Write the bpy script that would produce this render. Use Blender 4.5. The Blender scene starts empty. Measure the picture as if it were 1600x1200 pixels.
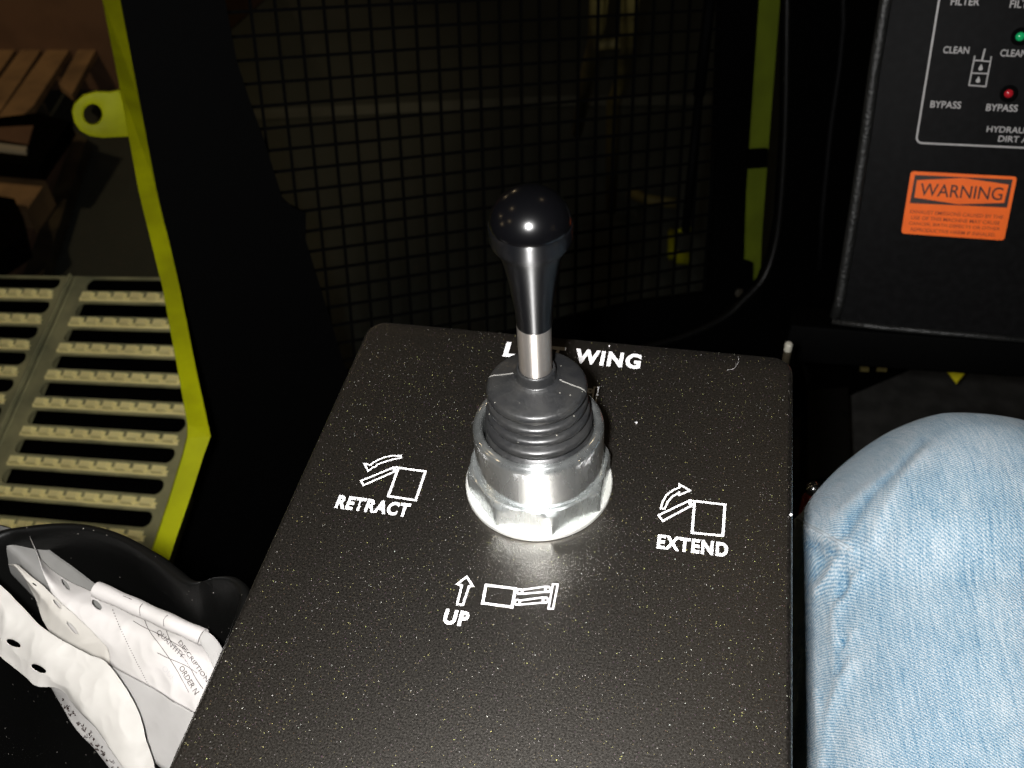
import bpy, bmesh, math, random
import numpy as np
from mathutils import Vector, Matrix, noise
from mathutils.bvhtree import BVHTree
random.seed(7)
rnd = random.Random(11)

# ------------------------------------------------------------------ camera
# World: z = normal of the joystick plate, y = along the plate away from the viewer, metres,
# origin = foot of the joystick. Camera was solved from the plate's edges.
F = 1556.0
def nrm(v): v = np.array(v, float); return v / np.linalg.norm(v)
d1 = nrm((440, -1556, 1556)); d2 = -nrm((-8500, -848, 1556)); d2 = nrm(d2 - d1 * (d1 @ d2))
WM = np.array([d2, d1, np.cross(d2, d1)])
CAM = -(WM @ (np.array([41, 154, F]) * (0.409 / F)))
def ray(px, py): return WM @ np.array([px - 800, py - 600, F])
def P3(px, py, d): return CAM + ray(px, py) * (d / F)          # point at depth d
def onz(px, py, z=0.0):
    r = ray(px, py); return CAM + r * ((z - CAM[2]) / r[2])
def proj(p):
    v = WM.T @ (np.array(p) - CAM); return 800 + F * v[0] / v[2], 600 + F * v[1] / v[2]
sc = bpy.context.scene
cd = bpy.data.cameras.new('camera'); cam = bpy.data.objects.new('camera', cd); sc.collection.objects.link(cam)
cd.sensor_width = 36; cd.lens = 36 * F / 1600; cd.clip_start = 0.01; cd.clip_end = 60
R = np.column_stack([WM[:, 0], -WM[:, 1], -WM[:, 2]])
M4 = np.eye(4); M4[:3, :3] = R; M4[:3, 3] = CAM
cam.matrix_world = Matrix(M4.tolist())
cd.dof.use_dof = True; cd.dof.focus_distance = 0.375; cd.dof.aperture_fstop = 20
sc.camera = cam

# ------------------------------------------------------------------ light
w = bpy.data.worlds.new('World'); sc.world = w; w.use_nodes = True
bg = w.node_tree.nodes['Background']; bg.inputs[0].default_value = (1.0, .9, .75, 1); bg.inputs[1].default_value = 0.003
def lamp(name, kind, loc, power, col, **kw):
    l = bpy.data.lights.new(name, kind); l.energy = power; l.color = col
    for k, v in kw.items(): setattr(l, k, v)
    o = bpy.data.objects.new(name, l); sc.collection.objects.link(o); o.location = loc
    return o
flash = lamp('camera_flash', 'AREA', (0, 0, 0), 5.0, (1.0, .985, .97), shape='RECTANGLE', size=.018, size_y=.030)
fm = M4.copy(); fm[:3, 3] = CAM + WM @ np.array([-.028, -.006, -.004])
flash.matrix_world = Matrix(fm.tolist())
# added fill spot, then sodium high-bay lamps of the workshop hall, overhead and behind
sp = lamp('added_floor_spot', 'SPOT', (-1.7, -2.2, 4.5), 300, (1.0, .74, .44), spot_size=math.radians(20), spot_blend=.6, shadow_soft_size=.14)  # added to brighten the hall floor at the upper left
sp.rotation_euler = Vector(onz(120, 260, -1.15) - np.array([-1.7, -2.2, 4.5])).to_track_quat('-Z', 'Y').to_euler()
for dx, dy, dz, dist, pw, rad in [(-.64, .07, .77, 6, 14, .15), (-.74, -.41, .54, 6.2, 14, .12), (-.96, -.24, .22, 6, 14, .09), (-.47, .85, .26, 8, 14, .09),
                                  (-.64, .75, .22, 8, 10, .07), (-.95, .08, .31, 7, 14, .09), (.95, -.28, .19, 6, 5, .08), (.27, .53, .80, 6, 8, .07)]:
    lamp('hall_lamp', 'POINT', (dx * dist, dy * dist, dz * dist), pw, (1.0, .75, .44), shadow_soft_size=rad)
sc.view_settings.view_transform = 'Standard'; sc.view_settings.look = 'None'
sc.view_settings.exposure = 0; sc.view_settings.gamma = 1
sc.cycles.max_bounces = 6; sc.cycles.caustics_reflective = True; sc.cycles.caustics_refractive = False
sc.cycles.sample_clamp_indirect = 20; sc.cycles.use_denoising = True
sc.cycles.blur_glossy = 0

# ------------------------------------------------------------------ materials
def newmat(name, col=(.5, .5, .5), rough=.5, metal=0.0, spec=.5, coat=0.0):
    m = bpy.data.materials.new(name); m.use_nodes = True
    b = m.node_tree.nodes['Principled BSDF']
    b.inputs['Base Color'].default_value = (*col, 1); b.inputs['Roughness'].default_value = rough
    b.inputs['Metallic'].default_value = metal; b.inputs['Specular IOR Level'].default_value = spec
    b.inputs['Coat Weight'].default_value = coat
    return m
class NT:
    def __init__(s, m): s.t = m.node_tree; s.b = s.t.nodes['Principled BSDF']
    def n(s, typ, **kw):
        x = s.t.nodes.new(typ)
        for k, v in kw.items():
            if k.startswith('i_'):
                x.inputs[int(k[2:]) if k[2:].isdigit() else k[2:].replace('_', ' ')].default_value = v
            else: setattr(x, k, v)
        return x
    def l(s, a, b): s.t.links.new(a, b)
    def ramp(s, src, stops):
        r = s.n('ShaderNodeValToRGB'); e = r.color_ramp.elements
        while len(e) < len(stops): e.new(.5)
        for i, (p, c) in enumerate(stops):
            e[i].position = p; e[i].color = (*c, 1) if len(c) == 3 else c
        s.l(src, r.inputs[0]); return r.outputs[0]
    def mix(s, fac, a, b, mode='MIX'):
        x = s.n('ShaderNodeMix', data_type='RGBA', blend_type=mode)
        for sock, v in ((x.inputs[0], fac), (x.inputs[6], a), (x.inputs[7], b)):
            if isinstance(v, (int, float)): sock.default_value = v
            elif isinstance(v, tuple): sock.default_value = (*v, 1)
            else: s.l(v, sock)
        return x.outputs[2]
    def math(s, op, a, b=0.0):
        x = s.n('ShaderNodeMath', operation=op)
        for i, v in enumerate((a, b)):
            if isinstance(v, (int, float)): x.inputs[i].default_value = v
            else: s.l(v, x.inputs[i])
        return x.outputs[0]
    def bump(s, h, dist, strength=1.0):
        x = s.n('ShaderNodeBump'); x.inputs['Distance'].default_value = dist; x.inputs['Strength'].default_value = strength
        s.l(h, x.inputs['Height']); s.l(x.outputs[0], s.b.inputs['Normal']); return x
def grain(m, scale=300, col2=None, bump=.0002, strength=.5, rr=None, fac=(.4, .65)):
    """procedural mottling and fine relief for a plain material"""
    t = NT(m); tc = t.n('ShaderNodeTexCoord'); n = t.n('ShaderNodeTexNoise'); n.inputs['Scale'].default_value = scale
    n.inputs['Detail'].default_value = 5; t.l(tc.outputs['Object'], n.inputs['Vector'])
    if col2 is not None:
        c = tuple(t.b.inputs['Base Color'].default_value)[:3]
        n2 = t.n('ShaderNodeTexNoise'); n2.inputs['Scale'].default_value = scale * .12; n2.inputs['Detail'].default_value = 6
        t.l(tc.outputs['Object'], n2.inputs['Vector'])
        t.l(t.ramp(n2.outputs[0], [(fac[0], c), (fac[1], col2)]), t.b.inputs['Base Color'])
    if rr: t.l(t.ramp(n.outputs[0], [(.35, (rr[0],) * 3), (.65, (rr[1],) * 3)]), t.b.inputs['Roughness'])
    if bump: t.bump(n.outputs[0], bump, strength)
    return m

# speckled black powder-coat of the plate
def plate_material():
    m = newmat('black_powder_coat', (.016, .0145, .0125), .42, 0, 1.0)
    t = NT(m); tc = t.n('ShaderNodeTexCoord'); t.b.inputs['IOR'].default_value = 1.72; t.b.inputs['Specular Tint'].default_value = (1, .94, .86, 1)
    big = t.n('ShaderNodeTexNoise'); big.inputs['Scale'].default_value = 14; big.inputs['Detail'].default_value = 5
    t.l(tc.outputs['Object'], big.inputs['Vector'])
    fine = t.n('ShaderNodeTexNoise'); fine.inputs['Scale'].default_value = 1400; fine.inputs['Detail'].default_value = 2
    t.l(tc.outputs['Object'], fine.inputs['Vector'])
    base = t.mix(big.outputs[0], (.0008, .0007, .0006), (.0022, .0018, .0014))
    base = t.mix(t.ramp(fine.outputs[0], [(.35, (0, 0, 0)), (.7, (1, 1, 1))]), base, (.0050, .0040, .0028))
    for k, (scale, rad, cut) in enumerate(((820, .19, .66), (470, .10, .66), (1400, .24, .72))):
        v = t.n('ShaderNodeTexVoronoi'); v.inputs['Scale'].default_value = scale; v.inputs['Randomness'].default_value = 1
        t.l(tc.outputs['Object'], v.inputs['Vector'])
        sep = t.n('ShaderNodeSeparateColor'); t.l(v.outputs['Color'], sep.inputs[0])
        thr = t.math('ADD', cut, t.math('MULTIPLY', t.math('SUBTRACT', .5, big.outputs[0]), .95))
        on = t.math('GREATER_THAN', sep.outputs[0], thr)
        dot = t.ramp(v.outputs['Distance'], [(rad * .3, (1, 1, 1)), (rad, (0, 0, 0))])
        fac = t.math('MULTIPLY', t.math('MULTIPLY', on, dot), t.math('ADD', .10, t.math('MULTIPLY', t.math('POWER', sep.outputs[1], 4.5), .85)))
        tint = t.mix(.5, (.80, .70, .52), v.outputs['Color'])
        base = t.mix(fac, base, tint)
    t.l(base, t.b.inputs['Base Color'])
    t.l(t.ramp(fine.outputs[0], [(.3, (.32,) * 3), (.7, (.47,) * 3)]), t.b.inputs['Roughness'])
    t.bump(fine.outputs[0], .00012, .55)
    return m
MAT = {}
MAT['plate'] = plate_material()
MAT['print'] = newmat('white_print', (.86, .85, .86), .5)
def turned(m, aniso=1.0):
    t = NT(m); g = t.n('ShaderNodeTangent', direction_type='RADIAL', axis='Z'); t.l(g.outputs[0], t.b.inputs['Tangent'])
    t.b.inputs['Anisotropic'].default_value = aniso; t.b.inputs['Anisotropic Rotation'].default_value = .25; return m
MAT['zinc'] = turned(grain(newmat('zinc_plated_steel', (.88, .92, .92), .50, .78), 300, (.70, .74, .72), 0, .5, (.46, .54), (.3, .8)))
def two_lobe(m, rough=.2, fac=.45, col=(.80, .84, .84)):
    """bare turned metal: wide brushed lobe plus a tighter polished one, with scuffs"""
    t = NT(m); out = t.t.nodes['Material Output']; p = t.n('ShaderNodeBsdfPrincipled'); p.inputs['Metallic'].default_value = 1
    p.inputs['Base Color'].default_value = (*col, 1); tc = t.n('ShaderNodeTexCoord')
    mp = t.n('ShaderNodeMapping'); mp.inputs['Scale'].default_value = (260, 260, 60); t.l(tc.outputs['Object'], mp.inputs[0])
    n = t.n('ShaderNodeTexNoise'); n.inputs['Scale'].default_value = 1; n.inputs['Detail'].default_value = 7; t.l(mp.outputs[0], n.inputs[0])
    t.l(t.ramp(n.outputs[0], [(.3, (rough * .9,) * 3), (.7, (rough * 1.25,) * 3)]), p.inputs['Roughness'])
    mx = t.n('ShaderNodeMixShader'); t.l(t.ramp(n.outputs[0], [(.25, (fac * 1.06,) * 3), (.75, (fac * .9,) * 3)]), mx.inputs[0])
    t.l(t.b.outputs[0], mx.inputs[1]); t.l(p.outputs[0], mx.inputs[2]); t.l(mx.outputs[0], out.inputs[0]); return m
MAT['nut'] = grain(newmat('dull_zinc_nut', (.54, .57, .57), .46, .62), 260, (.42, .45, .43), 0, .5, (.4, .55), (.3, .75))
two_lobe(MAT['zinc'], .12, .74, (.95, .97, .98)); two_lobe(MAT['nut'], .25, .60, (.84, .88, .89))
MAT['washer'] = grain(newmat('bright_washer_steel', (.72, .72, .70), .42, .4), 500, (.60, .61, .56), 0, .4, (.36, .5), (.3, .8))
MAT['rubber'] = grain(newmat('dusty_grey_rubber', (.012, .0125, .0135), .36, 0, .65), 900, (.022, .022, .0215), .00003, .4, (.30, .44))
MAT['chrome'] = turned(newmat('brushed_steel_shaft', (.72, .67, .62), .46, .9))
MAT['ball'] = newmat('polished_steel_ball', (.4, .4, .4), .2, 1.0)
MAT['grip'] = turned(newmat('black_anodised_grip', (.0022, .0024, .0030), .40, 0, 1.0))
MAT['grip'].node_tree.nodes['Principled BSDF'].inputs['IOR'].default_value = 1.55
MAT['cap'] = newmat('glossy_black_ball', (.0012, .0012, .0015), .205, 0, .5, .0)
# dust on the cap
def dusty(m, scale=700, cut=.86, rad=.16, col=(.5, .47, .42)):
    t = NT(m); tc = t.n('ShaderNodeTexCoord'); v = t.n('ShaderNodeTexVoronoi'); v.inputs['Scale'].default_value = scale
    t.l(tc.outputs['Object'], v.inputs['Vector']); sep = t.n('ShaderNodeSeparateColor'); t.l(v.outputs['Color'], sep.inputs[0])
    on = t.math('GREATER_THAN', sep.outputs[0], cut); dot = t.ramp(v.outputs['Distance'], [(rad * .3, (1, 1, 1)), (rad, (0, 0, 0))])
    f = t.math('MULTIPLY', on, dot); b = t.b.inputs['Base Color']
    src = b.links[0].from_socket if b.links else tuple(b.default_value)[:3]
    t.l(t.mix(f, src, col), b); return m
MAT['cap'].node_tree.nodes['Principled BSDF'].inputs['Coat Roughness'].default_value = .16
dusty(MAT['cap'], 420, .93, .10, (.16, .15, .12)); dusty(MAT['rubber'], 520, .88, .16, (.42, .40, .34))
MAT['black'] = grain(newmat('matt_black_panel', (.0006, .0006, .0006), .7, 0, .04), 900, None, .0003, .5)
MAT['blackplastic'] = dusty(grain(newmat('black_moulded_plastic', (.0022, .0022, .0020), .42, 0, .25), 1200, None, .00015, .5), 600, .93, .15)
MAT['panel'] = grain(newmat('black_textured_panel', (.0032, .0032, .0034), .6, 0, .09), 1500, (.0050, .0050, .0053), .00025, .7)
MAT['trim'] = grain(newmat('black_leather_grain_trim', (.009, .0095, .009), .42, 0, .45), 420, (.013, .013, .0125), .0011, .9)
MAT['mat'] = grain(newmat('dark_rubber_matting', (.020, .0195, .018), .75, 0, .3), 380, (.034, .033, .031), .001, .8)
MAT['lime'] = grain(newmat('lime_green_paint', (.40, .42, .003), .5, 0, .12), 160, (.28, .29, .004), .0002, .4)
MAT['limedim'] = grain(newmat('dimmed_lime_post_paint', (.085, .11, .008), .5, 0, .3), 120, (.12, .155, .01), .0001, .3)  # same lime darkened, the dimness beyond the window put into the colour
MAT['galv'] = grain(newmat('galvanised_grating_steel', (.34, .32, .165), .42, .2, .5), 130, (.18, .18, .10), .0006, .5, (.35, .6))
MAT['tooth'] = grain(newmat('worn_painted_shine_teeth', (.98, .86, .38), .4, .1, .6), 130, (.86, .74, .33), .0004, .5, (.3, .5))  # worn teeth; their shine is put into a paler colour than the sheet
MAT['wire'] = newmat('black_coated_wire', (.001, .001, .001), .8, 0, .05)
MAT['orange'] = grain(newmat('orange_warning_vinyl', (.96, .150, .008), .5, 0, .4), 600, (.90, .135, .008), .00005, .3)
MAT['ink'] = newmat('black_ink', (.02, .012, .01), .5)
MAT['brownink'] = newmat('dark_red_ink', (.20, .035, .008), .5)
MAT['paleseam'] = newmat('pale_mould_line', (.14, .135, .125), .7)  # paler than the rubber around it
MAT['greyprint'] = newmat('pale_grey_print', (.40, .385, .38), .5)
MAT['yellow'] = newmat('yellow_vinyl', (.85, .75, .02), .5)
MAT['dimyellow'] = grain(newmat('ochre_yellow_paint', (.15, .12, .03), .7), 60, (.08, .065, .02), .0004, .4)
MAT['wood'] = grain(newmat('rough_pallet_wood', (.31, .19, .085), .8), 70, (.17, .105, .05), .001, .6)
MAT['card'] = grain(newmat('brown_cardboard', (.15, .082, .045), .85), 90, (.12, .065, .036), .0006, .4)
MAT['darksteel'] = grain(newmat('dark_oily_steel', (.03, .027, .02), .5, .3), 90, (.08, .065, .04), .0006, .4)
MAT['paleiron'] = newmat('pale_bare_metal', (.62, .60, .50), .4, .5)
MAT['redplastic'] = newmat('red_plastic', (.20, .02, .012), .5)
MAT['band'] = grain(newmat('pale_floor_paint', (.085, .095, .08), .7), 40, (.06, .065, .055), .0003, .3)
def led_mat(name, col, e):
    m = newmat(name, col, .2); b = m.node_tree.nodes['Principled BSDF']
    b.inputs['Emission Color'].default_value = (*col, 1); b.inputs['Emission Strength'].default_value = e; return m
MAT['green'] = led_mat('green_lens', (.01, .40, .13), .10); MAT['red'] = led_mat('red_lens', (.40, .012, .02), .08)
def concrete():
    m = newmat('hall_concrete', (.2, .18, .15), .75); t = NT(m); tc = t.n('ShaderNodeTexCoord')
    a = t.n('ShaderNodeTexNoise'); a.inputs['Scale'].default_value = 1.6; a.inputs['Detail'].default_value = 8
    b = t.n('ShaderNodeTexNoise'); b.inputs['Scale'].default_value = 60; b.inputs['Detail'].default_value = 4
    for n in (a, b): t.l(tc.outputs['Object'], n.inputs['Vector'])
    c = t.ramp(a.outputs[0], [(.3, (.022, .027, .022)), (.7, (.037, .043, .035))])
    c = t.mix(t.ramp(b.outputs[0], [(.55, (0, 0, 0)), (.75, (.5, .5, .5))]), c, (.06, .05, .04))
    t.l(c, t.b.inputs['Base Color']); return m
MAT['concrete'] = concrete()
def paper(name, a, b, trans=0.0):
    m = newmat(name, a, .6, 0, .3); t = NT(m); tc = t.n('ShaderNodeTexCoord'); n = t.n('ShaderNodeTexNoise')
    n.inputs['Scale'].default_value = 30; n.inputs['Detail'].default_value = 6; t.l(tc.outputs['Object'], n.inputs['Vector'])
    t.l(t.ramp(n.outputs[0], [(.35, a), (.68, b)]), t.b.inputs['Base Color'])
    n2 = t.n('ShaderNodeTexNoise'); n2.inputs['Scale'].default_value = 90; t.l(tc.outputs['Object'], n2.inputs['Vector'])
    t.bump(n2.outputs[0], .0006, .5)
    if trans: t.b.inputs['Alpha'].default_value = 1 - trans
    return m
MAT['paper'] = paper('white_form_paper', (.50, .475, .46), (.42, .40, .38))
MAT['paper2'] = paper('cream_packing_film', (.40, .38, .345), (.33, .31, .28))
MAT['cream'] = paper('cream_packing_paper', (.44, .422, .395), (.36, .345, .32))
MAT['paper3'] = paper('translucent_plastic_sleeve', (.18, .176, .168), (.12, .118, .11))
MAT['paper4'] = paper('grey_overlapping_sleeve', (.29, .28, .268), (.25, .24, .23))
def denim():
    m = newmat('light_blue_denim', (.4, .5, .6), .9, 0, .15); t = NT(m)
    uv = t.n('ShaderNodeUVMap'); uv.uv_map = 'UVMap'
    def wave(rot, scale, dist):
        mp = t.n('ShaderNodeMapping'); mp.inputs['Rotation'].default_value = (0, 0, rot); t.l(uv.outputs[0], mp.inputs[0])
        wv = t.n('ShaderNodeTexWave'); wv.inputs['Scale'].default_value = scale; wv.inputs['Distortion'].default_value = dist
        wv.inputs['Detail'].default_value = 2; wv.inputs['Detail Scale'].default_value = 2.0
        t.l(mp.outputs[0], wv.inputs[0]); return wv.outputs['Fac']
    def nz(sx, sy, det=4, rot=0.0):
        mp = t.n('ShaderNodeMapping'); mp.inputs['Scale'].default_value = (sx, sy, 1); mp.inputs['Rotation'].default_value = (0, 0, rot)
        t.l(uv.outputs[0], mp.inputs[0])
        n = t.n('ShaderNodeTexNoise'); n.inputs['Scale'].default_value = 1; n.inputs['Detail'].default_value = det
        t.l(mp.outputs[0], n.inputs[0]); return n.outputs[0]
    tw = wave(math.radians(38), 290, 3.5)
    warp = nz(900, 60, 3); weft = nz(60, 900, 3); fuzz = nz(1500, 1100, 3); blot = nz(45, 22, 6); slub = nz(420, 10, 4)
    s = t.math('ADD', t.math('MULTIPLY', tw, .26), t.math('MULTIPLY', warp, .46))
    s = t.math('ADD', s, t.math('MULTIPLY', fuzz, .85)); s = t.math('ADD', s, t.math('MULTIPLY', weft, .12))
    s = t.math('ADD', s, t.math('MULTIPLY', slub, .18)); s = t.math('ADD', s, t.math('MULTIPLY', blot, .34))
    at = t.n('ShaderNodeAttribute'); at.attribute_name = 'wear_shade'
    s = t.math('ADD', s, t.math('MULTIPLY', t.math('SUBTRACT', at.outputs['Fac'], .38), .55))  # pale worn ridges; shade of creases and left edge put into colour
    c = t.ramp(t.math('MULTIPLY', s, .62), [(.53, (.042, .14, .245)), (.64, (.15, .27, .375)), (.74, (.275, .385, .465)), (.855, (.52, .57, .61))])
    t.l(c, t.b.inputs['Base Color'])
    t.b.inputs['Sheen Weight'].default_value = .25; t.b.inputs['Sheen Roughness'].default_value = .5
    h = t.math('ADD', tw, t.math('MULTIPLY', fuzz, 1.2)); t.bump(h, .00035, .6)
    return m
MAT['denim'] = denim()
MAT['thread'] = newmat('pale_blue_seam', (.40, .46, .50), .9, 0, .1)

# ------------------------------------------------------------------ helpers
COL = sc.collection
def tag(o, label=None, cat=None, group=None, kind=None):
    if label: o['label'] = label
    if cat: o['category'] = cat
    if group: o['group'] = group
    if kind: o['kind'] = kind
    return o
def empty(name, label, cat, mat=None, group=None):
    o = bpy.data.objects.new(name, None); COL.objects.link(o); o.empty_display_size = .01
    if mat is not None: o.matrix_world = mat
    return tag(o, label, cat, group)
def mesh_obj(name, verts, faces, mat, parent=None, smooth=False, uv=None, label=None):
    me = bpy.data.meshes.new(name); me.from_pydata([tuple(map(float, v)) for v in verts], [], faces); me.update()
    o = bpy.data.objects.new(name, me); COL.objects.link(o)
    if mat: me.materials.append(mat)
    if smooth:
        for p in me.polygons: p.use_smooth = True
    if parent: o.parent = parent
    if label: o['label'] = label
    return o
def bm_obj(name, bm, mat, parent=None, smooth=False, angle=None):
    me = bpy.data.meshes.new(name); bmesh.ops.recalc_face_normals(bm, faces=bm.faces); bm.to_mesh(me); bm.free()
    o = bpy.data.objects.new(name, me); COL.objects.link(o); me.materials.append(mat)
    if smooth:
        for p in me.polygons: p.use_smooth = True
        if angle: me.set_sharp_from_angle(angle=math.radians(angle))
    if parent: o.parent = parent
    return o
def lathe(name, prof, mat, parent, loc=(0, 0, 0), seg=96, lean=(0, 0)):
    """prof: (r, z) in mm from the bottom; lean shifts x,y per mm of height"""
    bm = bmesh.new(); rings = []
    for r, z in prof:
        cx, cy = loc[0] + lean[0] * z, loc[1] + lean[1] * z
        if r < 1e-6: rings.append([bm.verts.new(((cx) / 1e3, cy / 1e3, (z + loc[2]) / 1e3))]); continue
        rings.append([bm.verts.new(((cx + r * math.cos(a)) / 1e3, (cy + r * math.sin(a)) / 1e3, (z + loc[2]) / 1e3))
                      for a in (2 * math.pi * i / seg for i in range(seg))])
    for A, B in zip(rings, rings[1:]):
        for i in range(seg):
            j = (i + 1) % seg
            if len(A) == 1 and len(B) == 1: continue
            if len(A) == 1: bm.faces.new((A[0], B[i], B[j]))
            elif len(B) == 1: bm.faces.new((A[i], A[j], B[0]))
            else: bm.faces.new((A[i], A[j], B[j], B[i]))
    return bm_obj(name, bm, mat, parent, True, 38)
def smooth_prof(pts, n=6):
    """Catmull-Rom through profile points"""
    out = []; p = [pts[0]] + list(pts) + [pts[-1]]
    for i in range(1, len(p) - 2):
        a, b, c, d = (np.array(q, float) for q in p[i - 1:i + 3])
        for k in range(n):
            t = k / n; out.append(tuple(.5 * ((2 * b) + (c - a) * t + (2 * a - 5 * b + 4 * c - d) * t * t + (3 * b - a - 3 * c + d) * t ** 3)))
    out.append(tuple(pts[-1])); return out
def bm_prism(bm, poly, z0, z1, holes=()):
    """fill a 2D polygon (with holes) and extrude between z0 and z1"""
    loops = [poly] + list(holes); edges = []
    for lp in loops:
        vs = [bm.verts.new((x, y, z1)) for x, y in lp]
        edges += [bm.edges.new((vs[i], vs[(i + 1) % len(vs)])) for i in range(len(vs))]
    before = set(bm.faces)
    bmesh.ops.triangle_fill(bm, use_beauty=True, edges=edges)
    fs = [f for f in bm.faces if f not in before]
    r = bmesh.ops.extrude_face_region(bm, geom=fs)
    for v in [g for g in r['geom'] if isinstance(g, bmesh.types.BMVert)]: v.co.z = z0
def prism(name, poly, z0, z1, mat, parent=None, holes=(), bevel=0):
    bm = bmesh.new(); bm_prism(bm, poly, z0, z1, holes)
    if bevel:
        bmesh.ops.recalc_face_normals(bm, faces=bm.faces)
        es = [e for e in bm.edges if len(e.link_faces) == 2 and e.calc_face_angle(0) > .7]
        bmesh.ops.bevel(bm, geom=es, offset=bevel, segments=3, affect='EDGES', profile=.5)
    return bm_obj(name, bm, mat, parent, bool(bevel), 40)
def rrect(x0, y0, x1, y1, r, n=6):
    pts = []
    for cx, cy, a0 in ((x1 - r, y1 - r, 0), (x0 + r, y1 - r, 90), (x0 + r, y0 + r, 180), (x1 - r, y0 + r, 270)):
        for k in range(n + 1):
            a = math.radians(a0 + 90 * k / n); pts.append((cx + r * math.cos(a), cy + r * math.sin(a)))
    return pts
def ribbon(pts, wd, closed=False, z=0.0):
    """flat line of width wd as verts/faces"""
    p = [np.array(q[:2], float) for q in pts]; n = len(p); V = []; Fc = []
    for i in range(n):
        a = p[i - 1] if (i or closed) else p[i]; b = p[(i + 1) % n] if (i < n - 1 or closed) else p[i]
        t1 = p[i] - a; t2 = b - p[i]
        t1 = t1 / (np.linalg.norm(t1) or 1) ; t2 = t2 / (np.linalg.norm(t2) or 1)
        if not t1.any(): t1 = t2
        if not t2.any(): t2 = t1
        nn = np.array([-(t1 + t2)[1], (t1 + t2)[0]]); nn /= (np.linalg.norm(nn) or 1)
        c = max(.45, abs(nn @ np.array([-t1[1], t1[0]]))); o = nn * wd / 2 / c
        V += [(*(p[i] + o), z), (*(p[i] - o), z)]
    for i in range(n if closed else n - 1):
        j = (i + 1) % n; Fc.append((2 * i, 2 * i + 1, 2 * j + 1, 2 * j))
    return V, Fc
class Marks:
    """collects flat printed shapes into one mesh"""
    def __init__(s): s.v = []; s.f = []
    def add(s, v, f): k = len(s.v); s.v += v; s.f += [tuple(i + k for i in q) for q in f]
    def line(s, pts, wd, closed=False, z=0.0): s.add(*ribbon(pts, wd, closed, z))
    def circle(s, c, r, wd, z=0.0): s.line([(c[0] + r * math.cos(a), c[1] + r * math.sin(a)) for a in np.linspace(0, 2 * math.pi, 20)[:-1]], wd, True, z)
    def poly(s, pts, z=0.0): s.add([(x, y, z) for x, y in pts], [tuple(range(len(pts)))])
    def build(s, name, mat, parent, label=None): return mesh_obj(name, s.v, s.f, mat, parent, label=label)
def text(name, body, rect, mat, parent, z=0.0, bold=0.0, rot=0.0, shear=0.0, spacing=1.0):
    """lettering fitted to the rectangle (x0,y0,x1,y1) of the parent's local plane"""
    cu = bpy.data.curves.new('text', 'FONT'); cu.body = body; cu.size = 1; cu.offset = bold; cu.shear = shear
    cu.space_character = spacing; cu.resolution_u = 4; cu.align_x = 'CENTER' if '\n' in body else 'LEFT'
    o = bpy.data.objects.new('text', cu); COL.objects.link(o)
    dg = bpy.context.evaluated_depsgraph_get(); me = bpy.data.meshes.new_from_object(o.evaluated_get(dg))
    bpy.data.objects.remove(o); bpy.data.curves.remove(cu)
    co = np.array([v.co[:] for v in me.vertices]); mn = co.min(0); mx = co.max(0)
    x0, y0, x1, y1 = rect; s = ((x1 - x0) / (mx[0] - mn[0]), (y1 - y0) / (mx[1] - mn[1]))
    for v, c in zip(me.vertices, co): v.co = (x0 + (c[0] - mn[0]) * s[0], y0 + (c[1] - mn[1]) * s[1], z)
    me.materials.clear(); me.materials.append(mat); me.name = name
    ob = bpy.data.objects.new(name, me); COL.objects.link(ob); ob.parent = parent; ob['label'] = 'lettering reading ' + body.replace('\n', ' ')
    return ob
def tube(name, pts, r, mat, parent=None, seg=8, closed=False, flat=1.0):
    P = [Vector(tuple(map(float, p))) for p in pts]; n = len(P); V = []; Fc = []; up = None
    for i in range(n):
        t = (P[(i + 1) % n] - P[i - 1]) if closed else (P[min(i + 1, n - 1)] - P[max(i - 1, 0)])
        t.normalize()
        if up is None: up = Vector((0, 0, 1)) if abs(t.z) < .9 else Vector((1, 0, 0))
        a = t.cross(up).normalized(); b = a.cross(t).normalized(); up = b
        rr = r[i] if isinstance(r, (list, tuple)) else r
        for k in range(seg):
            q = 2 * math.pi * k / seg; V.append(P[i] + a * rr * math.cos(q) + b * rr * flat * math.sin(q))
    for i in range(n if closed else n - 1):
        j = (i + 1) % n
        for k in range(seg):
            l = (k + 1) % seg; Fc.append((i * seg + k, i * seg + l, j * seg + l, j * seg + k))
    if not closed: Fc += [tuple(range(seg))[::-1], tuple(range((n - 1) * seg, n * seg))]
    return mesh_obj(name, V, Fc, mat, parent, True)
def curve_pts(pts, n=8, closed=False):
    out = []; P = [np.array(p, float) for p in pts]; m = len(P)
    for i in range(m if closed else m - 1):
        g = (lambda k: P[k % m]) if closed else (lambda k: P[min(max(k, 0), m - 1)])
        a, b, c, d = g(i - 1), g(i), g(i + 1), g(i + 2)
        for k in range(n):
            t = k / n; out.append(.5 * ((2 * b) + (c - a) * t + (2 * a - 5 * b + 4 * c - d) * t * t + (3 * b - a - 3 * c + d) * t ** 3))
    if not closed: out.append(P[-1])
    return out
class Plane:
    """a real plane in the cab: origin, horizontal and vertical direction given in camera axes once, then used in metres"""
    def __init__(s, h, v, px, D):
        h = nrm(h); v = np.array(v, float); v = nrm(v - h * (h @ v))
        s.O = P3(px[0], px[1], D); s.H = WM @ h; s.V = WM @ v; s.N = np.cross(s.H, s.V)
        m = np.eye(4); m[:3, 0] = s.H; m[:3, 1] = s.V; m[:3, 2] = s.N; m[:3, 3] = s.O; s.M = Matrix(m.tolist())
    def at(s, px, py, w=0.0):
        r = ray(px, py); O = s.O + s.N * w; q = CAM + r * (((O - CAM) @ s.N) / (r @ s.N)); return (float((q - s.O) @ s.H), float((q - s.O) @ s.V))
    def pts(s, L, w=0.0): return [s.at(*p, w) for p in L]
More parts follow.
